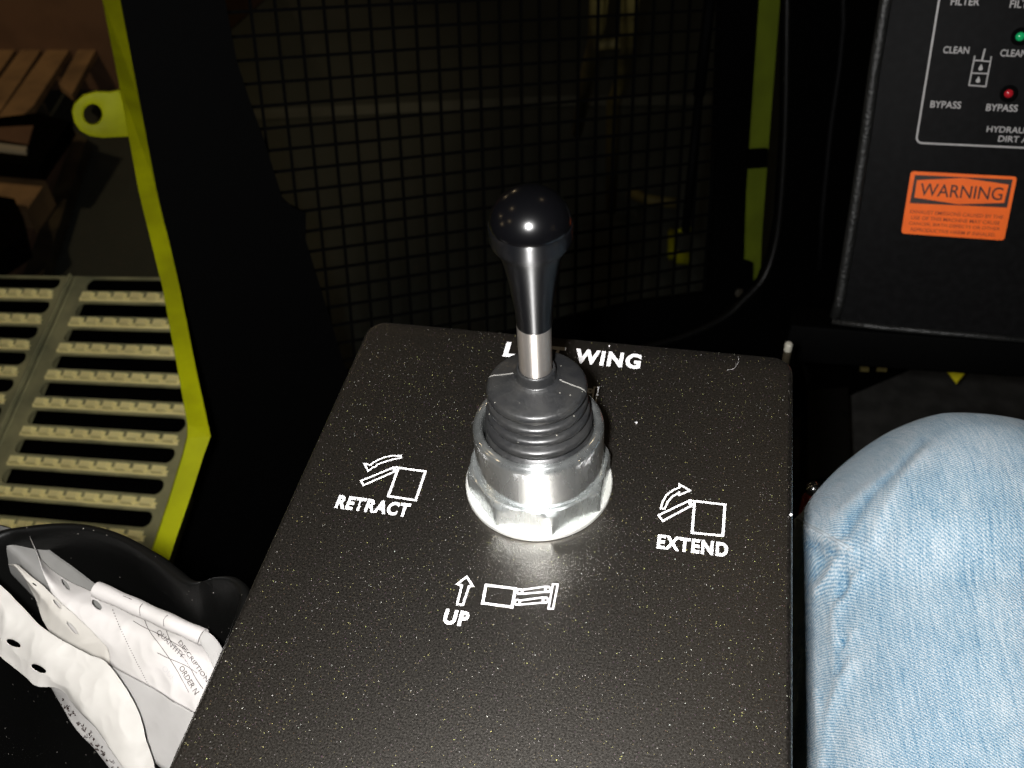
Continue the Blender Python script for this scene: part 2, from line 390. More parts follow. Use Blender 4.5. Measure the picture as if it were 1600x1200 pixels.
def box(bm, c, half, rotz=0.0, M=None):
    r = bmesh.ops.create_cube(bm, size=2)['verts']
    T = Matrix.Translation(c) @ Matrix.Rotation(rotz, 4, 'Z') @ Matrix.Diagonal((*half, 1))
    bmesh.ops.transform(bm, matrix=T, verts=r); return r

# ================================================================== the setting
gz = -1.15
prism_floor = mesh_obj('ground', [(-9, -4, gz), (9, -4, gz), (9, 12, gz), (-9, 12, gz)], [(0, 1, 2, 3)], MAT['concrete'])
tag(prism_floor, kind='structure')
band = mesh_obj('floor_marking', [(*onz(a, b, gz)[:2], gz + .004) for a, b in ((250, 180), (860, 152), (1130, 150), (1130, 166), (860, 168), (250, 196))], [(0, 1, 2, 3, 4, 5)], MAT['band'])
tag(band, kind='structure')
# cab floor right of the console
cf = -.62
fl = [onz(x, y, cf) for x, y in ((1120, 520), (1700, 548), (1900, 1300), (1090, 1300))]
cabfloor = mesh_obj('cab_floor', [(p[0], p[1], cf) for p in fl] + [(p[0], p[1], cf - .02) for p in fl],
                    [(0, 3, 2, 1), (4, 5, 6, 7), (0, 1, 5, 4), (1, 2, 6, 5), (2, 3, 7, 6), (3, 0, 4, 7)], MAT['mat'])
tag(cabfloor, kind='structure')

# ------------------------------------------------------------------ cab wall with window opening
WP = Plane((4000, -794, 1556), (-50, -3300, -1556), (800, 250), .97)
wall = empty('cab_wall', 'matt black inner cab wall around the meshed window, behind the joystick box', 'wall', WP.M)
left_edge = [(176, -60), (189, 0), (246, 300), (269, 400), (329, 680), (297, 775), (264, 872), (215, 1010)]
outer = WP.pts([(1420, -90)] + left_edge[:1]) + WP.pts(left_edge[1:]) + WP.pts([(215, 1100), (900, 1150), (1420, 700)])
hole_px = [(345, -45), (352, 0), (370, 94), (388, 150), (413, 219), (441, 308), (455, 322), (478, 333), (478, 375), (535, 560), (560, 625), (620, 640),
           (760, 615), (900, 580), (1000, 545), (1060, 528), (1100, 512), (1135, 493), (1162, 468), (1190, 438), (1206, 400), (1217, 340), (1226, 200), (1229, 0), (1230, -45)]
hole = WP.pts(hole_px)
prism('wall_panel', outer, -.010, 0, MAT['black'], wall, [hole])
tube('rubber_seal', [(x, y, .001) for x, y in curve_pts(hole[13:], 3)], .0042, MAT['blackplastic'], wall, 8)
# faint vertical corner moulding right of the window
tube('corner_moulding', [(*WP.at(x, y, .01), .01) for x, y in ((1317, -60), (1318, 40), (1311, 110), (1298, 200), (1285, 330), (1280, 420))], .003, MAT['panel'], wall, 8)

# lime green door post with eye lug (left)
post = empty('door_post', 'lime green steel post edge with round eye lug, left of the black wall', 'post', WP.M)
pairs = [((148, -60), (176, -60), 1.12), ((160, 0), (189, 0), 1.10), ((185, 125), (216, 150), 1.07), ((217, 300), (246, 300), 1.02), ((254, 450), (281, 450), .96),
         ((280, 590), (309, 590), .91), ((293, 664), (326.5, 669), .885), ((293, 684), (329, 682), .86), ((286, 712), (318, 712), .84), ((262, 790), (293, 790), .775), ((240, 855), (271, 853), .725), ((205, 985), (232, 985), .65)]
def post_d(y): return 1 / (.893 + (1 / .74 - .893) * (min(y, 676) + 60) / 736)   # the upper length leans away, the foot stands square
pairs = [(l_, r_, post_d((l_[1] + r_[1]) / 2)) for l_, r_, _ in pairs]
V = []
for l_, r_, d_ in pairs:
    for q in (l_, r_):
        p = P3(*q, d_); V += [p, p - WP.N * .004]
Fc = [(0, 1, 3, 2)]
for i in range(len(pairs) - 1):
    a_, b_ = 4 * i, 4 * i + 4; Fc += [(a_, a_ + 2, b_ + 2, b_), (a_ + 1, b_ + 1, b_ + 3, a_ + 3), (a_, b_, b_ + 1, a_ + 1), (a_ + 2, a_ + 3, b_ + 3, b_ + 2)]
pp = mesh_obj('post_plate', V, Fc, MAT['lime']); pp.parent = post; pp.matrix_parent_inverse = WP.M.inverted()
lug_o = [(188, 140), (172, 144), (150, 143), (130, 149), (116, 162), (112, 175), (116, 192), (125, 205), (140, 213), (160, 216), (180, 215), (205, 214)]
lug_h = [(145 + 14.5 * math.cos(a), 179 + 16 * math.sin(a)) for a in np.linspace(0, 2 * math.pi, 20)[:-1]]
LP = Plane((4000, -794, 1556), (-50, -3300, -1556), (150, 180), post_d(190) + .004)
lg = prism('eye_lug', LP.pts(lug_o), -.010, 0, MAT['lime'], None, [LP.pts(lug_h)], bevel=.0015); lg.parent = post
lg.matrix_parent_inverse = WP.M.inverted(); lg.matrix_basis = LP.M

# mesh guard in the window
MP = Plane((4000, -794, 1556), (-50, -3300, -1556), (800, 250), 1.05)
guard = empty('window_guard', 'black square wire mesh guard across the window behind the joystick', 'window guard', MP.M)
u0, _ = MP.at(412, 187); pitch = (MP.at(1067, 187)[0] - u0) / 21
vr = MP.at(560, 187)[1]; vp = (MP.at(560, 47)[1] - MP.at(560, 351)[1]) / 9
def wire_mesh(L):
    s = .0013; V = []; 
    for t in (0, L):
        for a, b in ((-s, -s), (s, -s), (s, s), (-s, s)): V.append((t, a, b))
    me = bpy.data.meshes.new('wire'); me.from_pydata(V, [], [(0, 1, 5, 4), (1, 2, 6, 5), (2, 3, 7, 6), (3, 0, 4, 7), (0, 3, 2, 1), (4, 5, 6, 7)])
    me.materials.append(MAT['wire']); return me
vtop, vbot = MP.at(800, -60)[1], MP.at(800, 600)[1]
uL, uR = u0 - pitch * 3.2, MP.at(1135, 200)[0]
mv, mh = wire_mesh(vtop - vbot), wire_mesh(uR - uL)
k = -3
while u0 + k * pitch < uR:
    o = bpy.data.objects.new('wire', mv); COL.objects.link(o); o.parent = guard
    o.location = (u0 + k * pitch, vbot, 0); o.rotation_euler = (0, 0, math.pi / 2 + rnd.uniform(-.002, .002)); k += 1
for j in range(-14, 8):
    v = vr + j * vp
    if v < vbot or v > vtop: continue
    o = bpy.data.objects.new('wire', mh); COL.objects.link(o); o.parent = guard
    o.location = (uL, v, .0027); o.rotation_euler = (0, 0, rnd.uniform(-.002, .002))
fr = MP.pts([(1127, -70), (1124, 0), (1110, 370), (1104, 456), (1000, 470), (900, 492), (700, 545), (540, 580), (540, 660), (1150, 560), (1172, 455), (1172, 408), (1157, 405), (1160, 300), (1184, -70)])
prism('guard_frame', fr, -.006, .006, MAT['black'], guard)
bolt = empty('hex_bolt', 'dull bolt head at the bottom right corner of the window guard', 'bolt', MP.M @ Matrix.Translation((*MP.at(1155, 458, .008), .006)))
prism('bolt_head', [(.006 * math.cos(a), .006 * math.sin(a)) for a in [i * math.pi / 3 for i in range(6)]], 0, .004, MAT['darksteel'], bolt, bevel=.0006)
# leaning gas strut just inside the guard
st = empty('gas_strut', 'thin black strut leaning across the right edge of the mesh', 'strut', MP.M)
tube('strut_tube', [(*MP.at(1116, -60, .02), .02), (*MP.at(1092, 150, .02), .02)], .0062, MAT['black'], st, 12)
tube('strut_rod', [(*MP.at(1092, 150, .02), .02), (*MP.at(1071, 362, .02), .02)], .0048, MAT['black'], st, 12)
# outer lime post beyond the guard
op = empty('outer_post', 'dim lime green post seen through the right side of the window', 'post', MP.M)
prism('post_plate', MP.pts([(1182, -60), (1221, -60), (1219, 0), (1203, 200), (1190, 375), (1188, 430), (1186, 470), (1140, 470), (1157, 375), (1165, 260), (1172, 180), (1187, 0)], -.03), -.05, -.03, MAT['limedim'], op)
cl = prism('clamp_band', MP.pts([(1166, 234), (1200, 232), (1199, 262), (1165, 264)], -.022), -.028, -.022, MAT['black'], op)

# ------------------------------------------------------------------ things in the hall beyond
def floor_slab(name, px, z0, z1, mat, label, cat, group=None):
    q = [onz(a, b, z1) for a, b in px]
    V = [(p[0], p[1], z1) for p in q] + [(p[0], p[1], z0) for p in q]; n = len(q)
    Fc = [tuple(range(n)), tuple(range(2 * n - 1, n - 1, -1))] + [(i, i + n, (i + 1) % n + n, (i + 1) % n) for i in range(n)]
    o = mesh_obj(name, V, Fc, mat); return tag(o, label, cat, group) if label else o
pal = empty('pallet', 'blurred wooden pallet of slanting boards at the upper left, beyond the post', 'pallet')
pt = gz + .14
boards = [[(-60, 78), (26, 74), (-42, 170), (-150, 170)], [(34, 76), (66, 74), (-10, 190), (-50, 190)], [(74, 76), (110, 75), (52, 165), (24, 190), (-8, 190)],
          [(122, 77), (150, 77), (112, 148), (92, 132)]]
for b in boards:
    o = floor_slab('board', b, pt - .02, pt, MAT['wood'], None, None); o.parent = pal
o = floor_slab('bearer', [(-60, 150), (60, 150), (70, 162), (-60, 172)], gz + .005, pt - .02, MAT['darksteel'], None, None); o.parent = pal
crate_top = gz + .75
cr = empty('packing_crate', 'tall plain brown crate at the top left corner behind the pallet', 'crate')
q0, q1 = onz(-120, 78, pt), onz(230, 76, pt); q1 = np.array([q1[0], q0[1] + (q1[1] - q0[1]) * .9, pt])
bmx = bmesh.new(); poly = [(q0[0], q0[1]), (q1[0], q1[1]), (q1[0] + .1, q1[1] + .8), (q0[0] + .1, q0[1] + .8)]
bm_prism(bmx, poly, gz + .005, gz + 1.6); bm_obj('crate_side', bmx, MAT['card'], cr)
bm_ = bmesh.new(); 
beam = tag(floor_slab('steel_channel', [(118, 205), (136, 216), (62, 445), (30, 445)], gz + .01, gz + .05, MAT['darksteel'], None, None), 'dark steel channel lying on the concrete beside the crate', 'steel channel')
beam2 = tag(floor_slab('steel_bar', [(92, 205), (107, 207), (20, 445), (-6, 445)], gz + .01, gz + .07, MAT['card'], None, None), 'rusty brown bar lying next to the dark steel channel', 'bar')
fork = empty('pallet_truck', 'black pallet truck fork with pale metal edge, at the far left', 'pallet truck')
o = floor_slab('fork', [(-60, 190), (60, 176), (110, 190), (60, 260), (-60, 250)], gz + .16, gz + .2, MAT['black'], None, None); o.parent = fork
o = floor_slab('edge_strip', [(-60, 216), (42, 229), (40, 237), (-60, 226)], gz + .2, gz + .21, MAT['paleiron'], None, None); o.parent = fork
o = floor_slab('deck_plate', [(-30, 200), (52, 196), (44, 224), (-30, 212)], gz + .2, gz + .205, MAT['card'], None, None); o.parent = fork
tag(floor_slab('cardboard_box', [(-60, 258), (50, 266), (72, 284), (40, 330), (-60, 330)], gz + .005, gz + .12, MAT['wood'], None, None), 'light brown cardboard box on the hall floor below the fork', 'box')
tag(floor_slab('rubber_wheel', [(-40, 300), (22, 310), (35, 370), (-40, 420)], gz + .1, gz + .16, MAT['black'], None, None), 'black block on the floor at the left edge, below the cardboard box', 'block')
# yellow stand seen through the mesh
ls = empty('yellow_stand', 'ochre yellow tubular stand on the hall floor, seen through the mesh', 'stand')
def gp(px, py, z): return tuple(onz(px, py, gz + z))
tube('leg', [gp(938, -30, .9), gp(932, 60, .7), gp(918, 110, .5), gp(902, 208, .02)], .014, MAT['dimyellow'], ls, 8)
tube('leg', [gp(987, -30, .9), gp(980, 70, .7), gp(972, 118, .5), gp(957, 160, .4), gp(955, 330, .02)], .013, MAT['dimyellow'], ls, 8)
tube('cross_bar', [gp(930, 70, .7), gp(978, 66, .7)], .010, MAT['dimyellow'], ls, 8)
tube('foot_bar', [gp(985, 300, .03), gp(1010, 312, .03), gp(1058, 318, .03)], .014, MAT['dimyellow'], ls, 8)
bk = empty('yellow_bracket', 'small lime bracket low on the floor near the window corner', 'bracket')
tube('bracket_arm', [gp(1050, 362, .05), gp(1050, 402, .05)], .010, MAT['lime'], bk, 6)
tube('bracket_arm', [gp(1056, 402, .05), gp(1080, 404, .05)], .016, MAT['lime'], bk, 6)
tube('bracket_arm', [gp(1052, 362, .05), gp(1080, 358, .05)], .005, MAT['lime'], bk, 6)

# ------------------------------------------------------------------ step gratings outside the door
GP = Plane((5900, 240, -1556), (526, -2859, 1556), (150, 660), 1.30 * .78)
GP.M = GP.M @ Matrix.Scale(.78, 4)   # planks shrunk and set nearer so the flash lights them brighter
PER = .0430; SH = .0108
def grating(name, uL, uR, sl, sr, v_ref, rows, label, left_lip):
    g = empty(name, label, 'step grating', GP.M, 'galvanised step gratings outside the door')
    bm = bmesh.new(); vt = .232; vb = v_ref - PER * rows[1] - PER * .5
    holes = []
    for k in range(rows[0], rows[1]):
        vc = v_ref - PER * k; top = min(vc + SH, vt - .004)
        holes.append(rrect(sl, vc - SH, sr, top, min(.0106, (top - vc + SH) * .48), 5))
    bm_prism(bm, [(uL, vb), (uR, vb), (uR, vt), (uL, vt)], -.003, 0, holes)
    bm_obj('plank_sheet', bm, MAT['galv'], g)
    # folded edges: upstanding lips of the channel
    for a, b, h in left_lip:
        prism('side_lip', [(a, vb), (b, vb), (b, vt), (a, vt)], -.035, h, MAT['galv'], g, bevel=.0012)
    # serrated tread bars with raised teeth
    L = sr - sl; n = int(L / .0245); step = L / n
    bmt = bmesh.new()
    V = []; Fc = []
    for i in range(n):
        c = (i + .5) * step; hw = step * .27
        # tooth: trapezoid hump, tall at the front, notched behind
        base = [(c - hw * 1.25, -.0055), (c + hw * 1.25, -.0055), (c + hw * 1.25, .0060), (c - hw * 1.25, .0060)]
        mid = [(c - hw, -.0042), (c + hw, -.0042), (c + hw, .0038), (c - hw, .0038)]
        k0 = len(V); V += [(x, y, .0005) for x, y in base] + [(x, y, .0075) for x, y in mid]
        Fc += [(k0 + 4, k0 + 5, k0 + 6, k0 + 7)] + [(k0 + q, k0 + (q + 1) % 4, k0 + 4 + (q + 1) % 4, k0 + 4 + q) for q in range(4)]
        # dark punched notch behind the gap: small downward slot edge
        c2 = (i + 1) * step; k0 = len(V)
        V += [(c2 - .0025, .001, .0008), (c2 + .0025, .001, .0008), (c2 + .0025, .0075, -.006), (c2 - .0025, .0075, -.006)]
    # continuous rib under the teeth
    k0 = len(V); V += [(0, -.0072, 0), (L, -.0072, 0), (L, -.0035, .0022), (0, -.0035, .0022), (L, .0005, .0002), (0, .0005, .0002)]
    Fc += [(k0, k0 + 1, k0 + 2, k0 + 3), (k0 + 3, k0 + 2, k0 + 4, k0 + 5)]
    me = bpy.data.meshes.new('tread_bar'); me.from_pydata(V, [], Fc); me.materials.append(MAT['tooth'])
    sk = bpy.data.meshes.new('slot_skirt'); d = .022
    sk.from_pydata([(.011, 0, -.001), (L - .011, 0, -.001), (L - .011, 0, -d), (.011, 0, -d)], [], [(0, 1, 2, 3)]); sk.materials.append(MAT['darksteel'])
    for k in range(rows[0], rows[1]):
        vc = v_ref - PER * (k + .5)
        o = bpy.data.objects.new('tread_bar', me); COL.objects.link(o); o.parent = g; o.location = (sl, vc, .0003)
        for dv in (-SH,):
            s = bpy.data.objects.new('slot_skirt', sk); COL.objects.link(s); s.parent = g; s.location = (sl, v_ref - PER * k + dv - .0006, 0)
    return g
grating('step_grating', -.1315, .1550, -.1065, .1310, .0030, (-5, 6), 'pale metal step grating with long slots, the right one, against the green post', [(-.1315, -.1285, .002), (.1530, .1560, .006)])
grating('step_grating', -.4200, -.1345, -.3900, -.1520, .0055, (-5, 6), 'pale metal step grating cut off by the left edge of the photo', [(-.1385, -.1345, .007)])
bpy.data.objects['step_grating.001'] if 'step_grating.001' in bpy.data.objects else None
sh = mesh_obj('slot_shade_sheet', [(-.9, -.6, -.22), (.16, -.6, -.22), (.16, .228, -.22), (-.9, .228, -.22), (-.9, .228, -.004), (.16, .228, -.004)], [(0, 1, 2, 3), (3, 2, 5, 4)], MAT['black'])  # added black sheet stands in for the dark seen through the slots
sh.matrix_world = GP.M; tag(sh, 'black sheet added under the gratings to darken the slots', 'shade sheet')

# ------------------------------------------------------------------ instrument panel (right)
PP = Plane((5527, 659, -1556), (-45, -3300, -1556), (1500, 300), .72)
pan = empty('instrument_panel', 'black instrument panel with filter lamps and orange warning decal, upper right', 'instrument panel', PP.M)
pl = PP.pts([(1380, -90), (1304, 500)]); 
body = [PP.at(1391, -60), PP.at(1305, 503), PP.at(1345, 512), PP.at(1700, 540), PP.at(1720, -80)]
prism('panel_face', body, -.045, 0, MAT['panel'], pan, bevel=.002)
tube('edge_piping', [(*PP.at(x, y, .001), .001) for x, y in ((1392, -60), (1384, 0), (1366, 110), (1352, 215), (1335, 330), (1312, 470), (1304, 496))], .0042, MAT['trim'], pan, 12)
tube('edge_piping', [(*PP.at(x, y, .001), .001) for x, y in ((1300, 502), (1380, 512), (1480, 521), (1700, 540))], .0024, MAT['trim'], pan, 10)
prism('lower_console', [PP.at(1225, 545, -.03), PP.at(1235, 508, -.03), PP.at(1700, 545, -.03), PP.at(1700, 596, -.03), PP.at(1500, 584, -.03), PP.at(1235, 566, -.03)], -.08, -.03, MAT['black'], pan, bevel=.002)
# printed outline with rounded corner
m = Marks()
c0 = np.array(PP.at(1431, 223)); top = np.array(PP.at(1471, -40)); r = .0042
arc = [(c0[0] + r - r * math.cos(a), c0[1] + r - r * math.sin(a)) for a in np.linspace(0, math.pi / 2, 8)]
m.line([(c0[0] + .0004, top[1] + .03)] + arc + [(c0[0] + .16, c0[1])], .0012, z=.0004)
m.build('outline_print', MAT['greyprint'], pan)
def pr(x0, yb, x1, yt): a = PP.at(x0, yb); b = PP.at(x1, yt); return (a[0], a[1], b[0], a[1] + (b[1] - a[1]))
def prw(body, xl, yl, wid, hgt, **k):
    a = PP.at(xl, yl); text('panel_lettering', body, (a[0], a[1], a[0] + wid, a[1] + hgt), MAT['greyprint'], pan, .0004, .012, **k)
prw('FILTER', 1485, 8, .0178, .0048); prw('FILTER', 1577, 12, .0178, .0048)
prw('CLEAN', 1473, 83, .0165, .0046); prw('CLEAN', 1562, 88, .0165, .0046)
prw('BYPASS', 1453, 168, .0200, .0048); prw('BYPASS', 1540, 173, .0200, .0048)
prw('HYDRAULIC', 1541, 206, .0330, .0042); prw('DIRT ALARM', 1559, 221, .0345, .0042)
m = Marks(); A = PP.at
m.line([A(1523, 87), A(1514, 133), A(1540, 135), A(1549, 88)], .0008, z=.0004)
m.line([A(1522, 94), A(1547, 96)], .0008, z=.0004); m.line([A(1518, 114), A(1544, 115)], .0008, z=.0004); m.line([A(1539, 76), A(1534, 95)], .0010, z=.0004)
for cx, cy in ((1532, 107), (1528, 126)):
    q = A(cx, cy); a_ = .0014
    m.poly([(q[0] + a_ * math.cos(t), q[1] + a_ * math.sin(t)) for t in np.linspace(0, 2 * math.pi, 11)[:-1]], .0004)
    m.poly([(q[0] - a_ * .8, q[1] + a_ * .5), (q[0] + a_ * .8, q[1] + a_ * .5), (q[0], q[1] + a_ * 2.2)], .00045)
m.build('filter_symbol', MAT['greyprint'], pan)
for cx, cy, mt, nm in ((1594, 57, 'green', 'green_lamp'), (1576, 146, 'red', 'red_lamp')):
    q = A(cx, cy); ring = [(.0058 * math.cos(t) + q[0], .0058 * math.sin(t) + q[1]) for t in np.linspace(0, 2 * math.pi, 25)[:-1]]
    inn = [(.0031 * math.cos(t) + q[0], .0031 * math.sin(t) + q[1]) for t in np.linspace(0, 2 * math.pi, 25)[:-1]]
    bz = prism('lamp_bezel', ring, .0004, .0022, MAT['black'], pan, [inn], bevel=.0004)
    lathe(nm, [(2.9, .1), (2.8, .6), (2.2, 1.3), (1.1, 1.7), (0, 1.8)], MAT[mt], pan, (q[0] * 1e3, q[1] * 1e3, 0), 20)
# warning decal
dec = prism('warning_label', rrect(-.0353, -.0334, .0353, .0133, .0022), .0002, .0006, MAT['orange'], pan)
dec['label'] = 'orange warning decal headed WARNING in a black box'
m = Marks(); m.poly(PP.pts([(1429.5, 273), (1582, 280), (1573.5, 324), (1421.5, 317)]), .0008); m.build('black_box_print', MAT['ink'], dec)
m = Marks(); m.poly(PP.pts([(1432.5, 281), (1505, 277.5), (1576, 288), (1568.5, 316.5), (1496, 318.5), (1428.5, 308)]), .0010); m.build('hexagon_print', MAT['orange'], dec)
a, b = PP.at(1437, 304), PP.at(1566, 292)
text('warning_lettering', 'WARNING', (PP.at(1436, 305)[0], PP.at(1436, 305)[1], PP.at(1567, 300)[0], PP.at(1436, 305)[1] + .0093), MAT['ink'], dec, .0012, .004)
for i, ln in enumerate(('EXHAUST EMISSIONS CAUSED BY THE', 'USE OF THIS MACHINE MAY CAUSE', 'CANCER, BIRTH DEFECTS OR OTHER', 'REPRODUCTIVE HARM IF INHALED.')):
    yb = -.0175 - .0045 * i; hw = (.0315, .0300, .0310, .0290)[i]
    text('small_lettering', ln, (-hw, yb, hw, yb + .0026), MAT['brownink'], dec, .0010, .006)

# marks and small parts by the lower console
st1 = mesh_obj('yellow_triangle', [(*onz(x, y, -.50)[:2], z) for (x, y), z in zip(((1478, 576), (1512, 578), (1495, 598)), (-.50,) * 3)] + [(*onz(x, y, -.50)[:2], -.502) for x, y in ((1478, 576), (1512, 578), (1495, 598))],
               [(0, 2, 1), (3, 4, 5), (0, 1, 4, 3), (1, 2, 5, 4), (2, 0, 3, 5)], MAT['yellow'])
tag(st1, 'small bright yellow triangle marker below the instrument panel', 'marker')
for x0, x1 in ((1344, 1358), (1370, 1386)):
    q = [onz(x, y, -.45) for x, y in ((x0, 571), (x1, 572), (x1, 579), (x0, 578))]
    o = mesh_obj('orange_strip', [tuple(p) for p in q] + [(p[0], p[1], p[2] - .002) for p in q], [(0, 3, 2, 1), (4, 5, 6, 7), (0, 1, 5, 4), (1, 2, 6, 5), (2, 3, 7, 6), (3, 0, 4, 7)], MAT['dimyellow'])
    tag(o, ('left' if x0 < 1350 else 'right') + ' of two short dull orange strips under the panel edge', 'strip', 'orange strips under the console')
bq = P3(1232, 540, .66)
bp = empty('pale_bolt', 'pale bolt head standing just beyond the far right corner of the box', 'bolt', Matrix.Translation(bq.tolist()))
lathe('bolt_head', [(0, -4), (2.6, -4), (2.6, 1.2), (2.0, 2.2), (0, 2.6)], MAT['paleiron'], bp, seg=18)
lathe('bolt_stem', [(2.6, -60), (2.6, -6)], MAT['darksteel'], bp, seg=14)
kq = P3(1271, 764, .62)
kn = empty('red_knob', 'shiny steel ball above a red collar, beside the knee', 'knob', Matrix.Translation(kq.tolist()))
lathe('steel_ball', [(0, -5)] + [(5 * math.cos(a), 5 * math.sin(a)) for a in np.linspace(-1.4, 1.4, 12)] + [(0, 5)], MAT['ball'], kn, seg=24)
lathe('red_collar', [(5, -30), (5.5, -26), (5.5, -10), (5, -8), (0, -8)], MAT['redplastic'], kn, seg=24)
# dark seat-base shapes on the cab floor
ped = empty('floor_pedal', 'dark rubber pedal standing on the cab floor beyond the knee', 'pedal')
q = [onz(x, y, -.50) for x, y in ((1262, 610), (1325, 605), (1330, 740), (1262, 750))]
V = [(p[0], p[1], -.50) for p in q] + [(p[0], p[1], -.56) for p in q]
o = mesh_obj('pedal_pad', V, [(0, 3, 2, 1), (4, 5, 6, 7), (0, 1, 5, 4), (1, 2, 6, 5), (2, 3, 7, 6), (3, 0, 4, 7)], MAT['blackplastic'], ped)
tube('pedal_arm', [onz(1255, 566, -.5), onz(1262, 590, -.52), onz(1264, 620, -.53)], .004, MAT['panel'], ped)

# ================================================================== joystick box
bx = empty('control_box', 'speckled black joystick box with white LEFT WING lettering', 'control box')
prism('top_plate', rrect(-.1000, -.30, .1018, .0905, .0095, 10), -.0062, 0, MAT['plate'], bx, bevel=.0026)
prism('box_body', rrect(-.0975, -.298, .0992, .0880, .006, 6), -.09, -.0062, MAT['blackplastic'], bx, bevel=.001)
ZP = .00012
text('lettering', 'LEFT', (-.0301, .0726, -.0015, .0828), MAT['print'], bx, ZP, .044, spacing=1.15)
text('lettering', 'WING', (.0032, .0726, .0339, .0828), MAT['print'], bx, ZP, .044, spacing=1.15)
text('lettering', 'RETRACT', (-.0798, -.0258, -.0489, -.0188), MAT['print'], bx, ZP, .044, spacing=1.15)
text('lettering', 'EXTEND', (.0507, -.0255, .0776, -.0188), MAT['print'], bx, ZP, .044, spacing=1.15)
text('lettering', 'UP', (-.0229, -.0712, -.0136, -.0647), MAT['print'], bx, ZP, .044, spacing=1.15)
def zpl(L, ox, oy, s): return [tuple(onz(ox + x / s, oy + y / s)[:2]) for x, y in L]
W1 = .00105
def folding_icon(name, ox, oy, boxp, arm, circ, arrow):
    m = Marks(); m.line(zpl(boxp, ox, oy, 3.75), W1, True, ZP); m.line(zpl(arm, ox, oy, 3.75), W1 * .85, True, ZP + .00002)
    m.circle(zpl([circ], ox, oy, 3.75)[0], .0011, .0007, ZP + .00004); m.line(zpl(arrow, ox, oy, 3.75), W1 * .8, True, ZP)
    return m.build(name, MAT['print'], bx)
folding_icon('retract_symbol', 480, 680, [(535, 192), (693, 213), (636, 382), (475, 358)], [(507, 190), (316, 268), (331, 294), (522, 210)], (520, 199),
             [(550, 121), (549, 134), (500, 143), (450, 158), (412, 172), (400, 186), (384, 190), (358, 211), (335, 168), (372, 176), (385, 163), (420, 143), (460, 128), (500, 121)])
folding_icon('extend_symbol', 900, 680, [(695, 387), (873, 408), (860, 590), (680, 573)], [(664, 384), (484, 470), (508, 504), (683, 410)], (676, 395),
             [(497, 430), (520, 432), (535, 395), (562, 362), (603, 338), (604, 352), (667, 325), (607, 290), (606, 308), (570, 322), (530, 352), (508, 390)])
def lift_icon(dx, dy, flip):
    m = Marks(); s = 10
    def T(L): return [(x + dx, y + dy) for x, y in zpl(L, 740, 880, s)]
    m.line(T([(195, 345), (655, 400), (600, 690), (140, 625)]), .0011, True, ZP)
    for y0 in (0, 1):
        o = (0, 0) if y0 == 0 else (-38, 168)
        m.line(T([(700 + o[0], 408 + o[1]), (760 + o[0], 418 + o[1]), (1110 + o[0], 370 + o[1]), (1190 + o[0], 372 + o[1])]), .0008, False, ZP)
        m.line(T([(690 + o[0], 480 + o[1]), (760 + o[0], 482 + o[1]), (1110 + o[0], 452 + o[1]), (1180 + o[0], 452 + o[1])]), .0008, False, ZP)
        for c in ((718, 445), (1162, 412)): m.circle(T([(c[0] + o[0], c[1] + o[1])])[0], .0010, .0009, ZP + .00003)
    m.line(T([(1240, 330), (1315, 335), (1240, 715), (1170, 712)]), .00075, True, ZP + .00002)
    if flip is not None: m.line(T(flip), .0009, True, ZP)
    return m
m = lift_icon(0, 0, None)
m.build('lift_symbol', MAT['print'], bx)
m = Marks(); m.line(zpl([(935, 830), (970, 884), (949, 886), (912, 995), (879, 991), (906, 882), (880, 873)], 480, 680, 3.75), .0009, True, ZP); m.build('up_arrow', MAT['print'], bx)
# matching symbol at the far side, half hidden by the rubber boot
s1 = onz(863, 932); s2 = onz(929, 616)
lift_icon(s2[0] - s1[0], s2[1] - s1[1] - .001, None).build('lift_symbol', MAT['print'], bx)
# lint and crumbs lying on the plate
fib = tag(tube('lint_fibre', [(*onz(x, y)[:2], .0004) for x, y in curve_pts([(1136, 579), (1146, 577), (1153, 568), (1154, 558)], 5)], .00008, MAT['greyprint'], None, 5), 'tiny curved pale fibre near the far right corner of the plate', 'fibre')
for cx, cy, s, lb in ((994, 661, .0006, 'tiny white crumb right of the rubber boot'), (1236, 805, .0007, 'tiny pale crumb on the right edge of the plate'), (952, 541, .0004, 'minute grey crumb on the far edge of the plate')):
    bmc = bmesh.new(); bmesh.ops.create_icosphere(bmc, subdivisions=1, radius=s)
    for v in bmc.verts: v.co *= rnd.uniform(.6, 1.2)
    o = bm_obj('crumb', bmc, MAT['print']); q = onz(cx, cy); o.location = (q[0], q[1], s * .5); tag(o, lb, 'crumb')

# ================================================================== joystick
js = empty('joystick', 'black knobbed joystick with grey rubber boot in a silver nut', 'joystick')
lathe('washer', [(20, .1), (29.6, .1), (30.0, .5), (30.0, 2.0), (29.6, 2.5), (20, 2.5)], MAT['washer'], js, (.3, 0, 0), 128)
# octagonal nut with turned chamfer
bm = bmesh.new(); nr = 29.3; ncx = .8
ang = [math.radians(-115.5 + 45 * k) for k in range(8)]
seg = 16; rows_ = [(2.5, None), (3.0, None)]
def oct_r(a):
    d = (a - ang[0]) % (math.pi / 4); return nr * math.cos(math.pi / 8) / math.cos(d - math.pi / 8)
N_ = 8 * seg; RG = []
for z, rmax in ((2.5, 99), (11.2, 99), (13.0, 28.6), (14.6, 27.4), (15.2, 26.6), (15.2, 20)):
    ring = []
    for i in range(N_):
        a = ang[0] + 2 * math.pi * i / N_; r = min(oct_r(a), rmax) 
        ring.append(bm.verts.new(((ncx + r * math.cos(a)) / 1e3, r * math.sin(a) / 1e3, z / 1e3)))
    RG.append(ring)
for A_, B_ in zip(RG, RG[1:]):
    for i in range(N_): j = (i + 1) % N_; bm.faces.new((A_[i], A_[j], B_[j], B_[i]))
nut = bm_obj('nut', bm, MAT['nut'], js, True, 25)
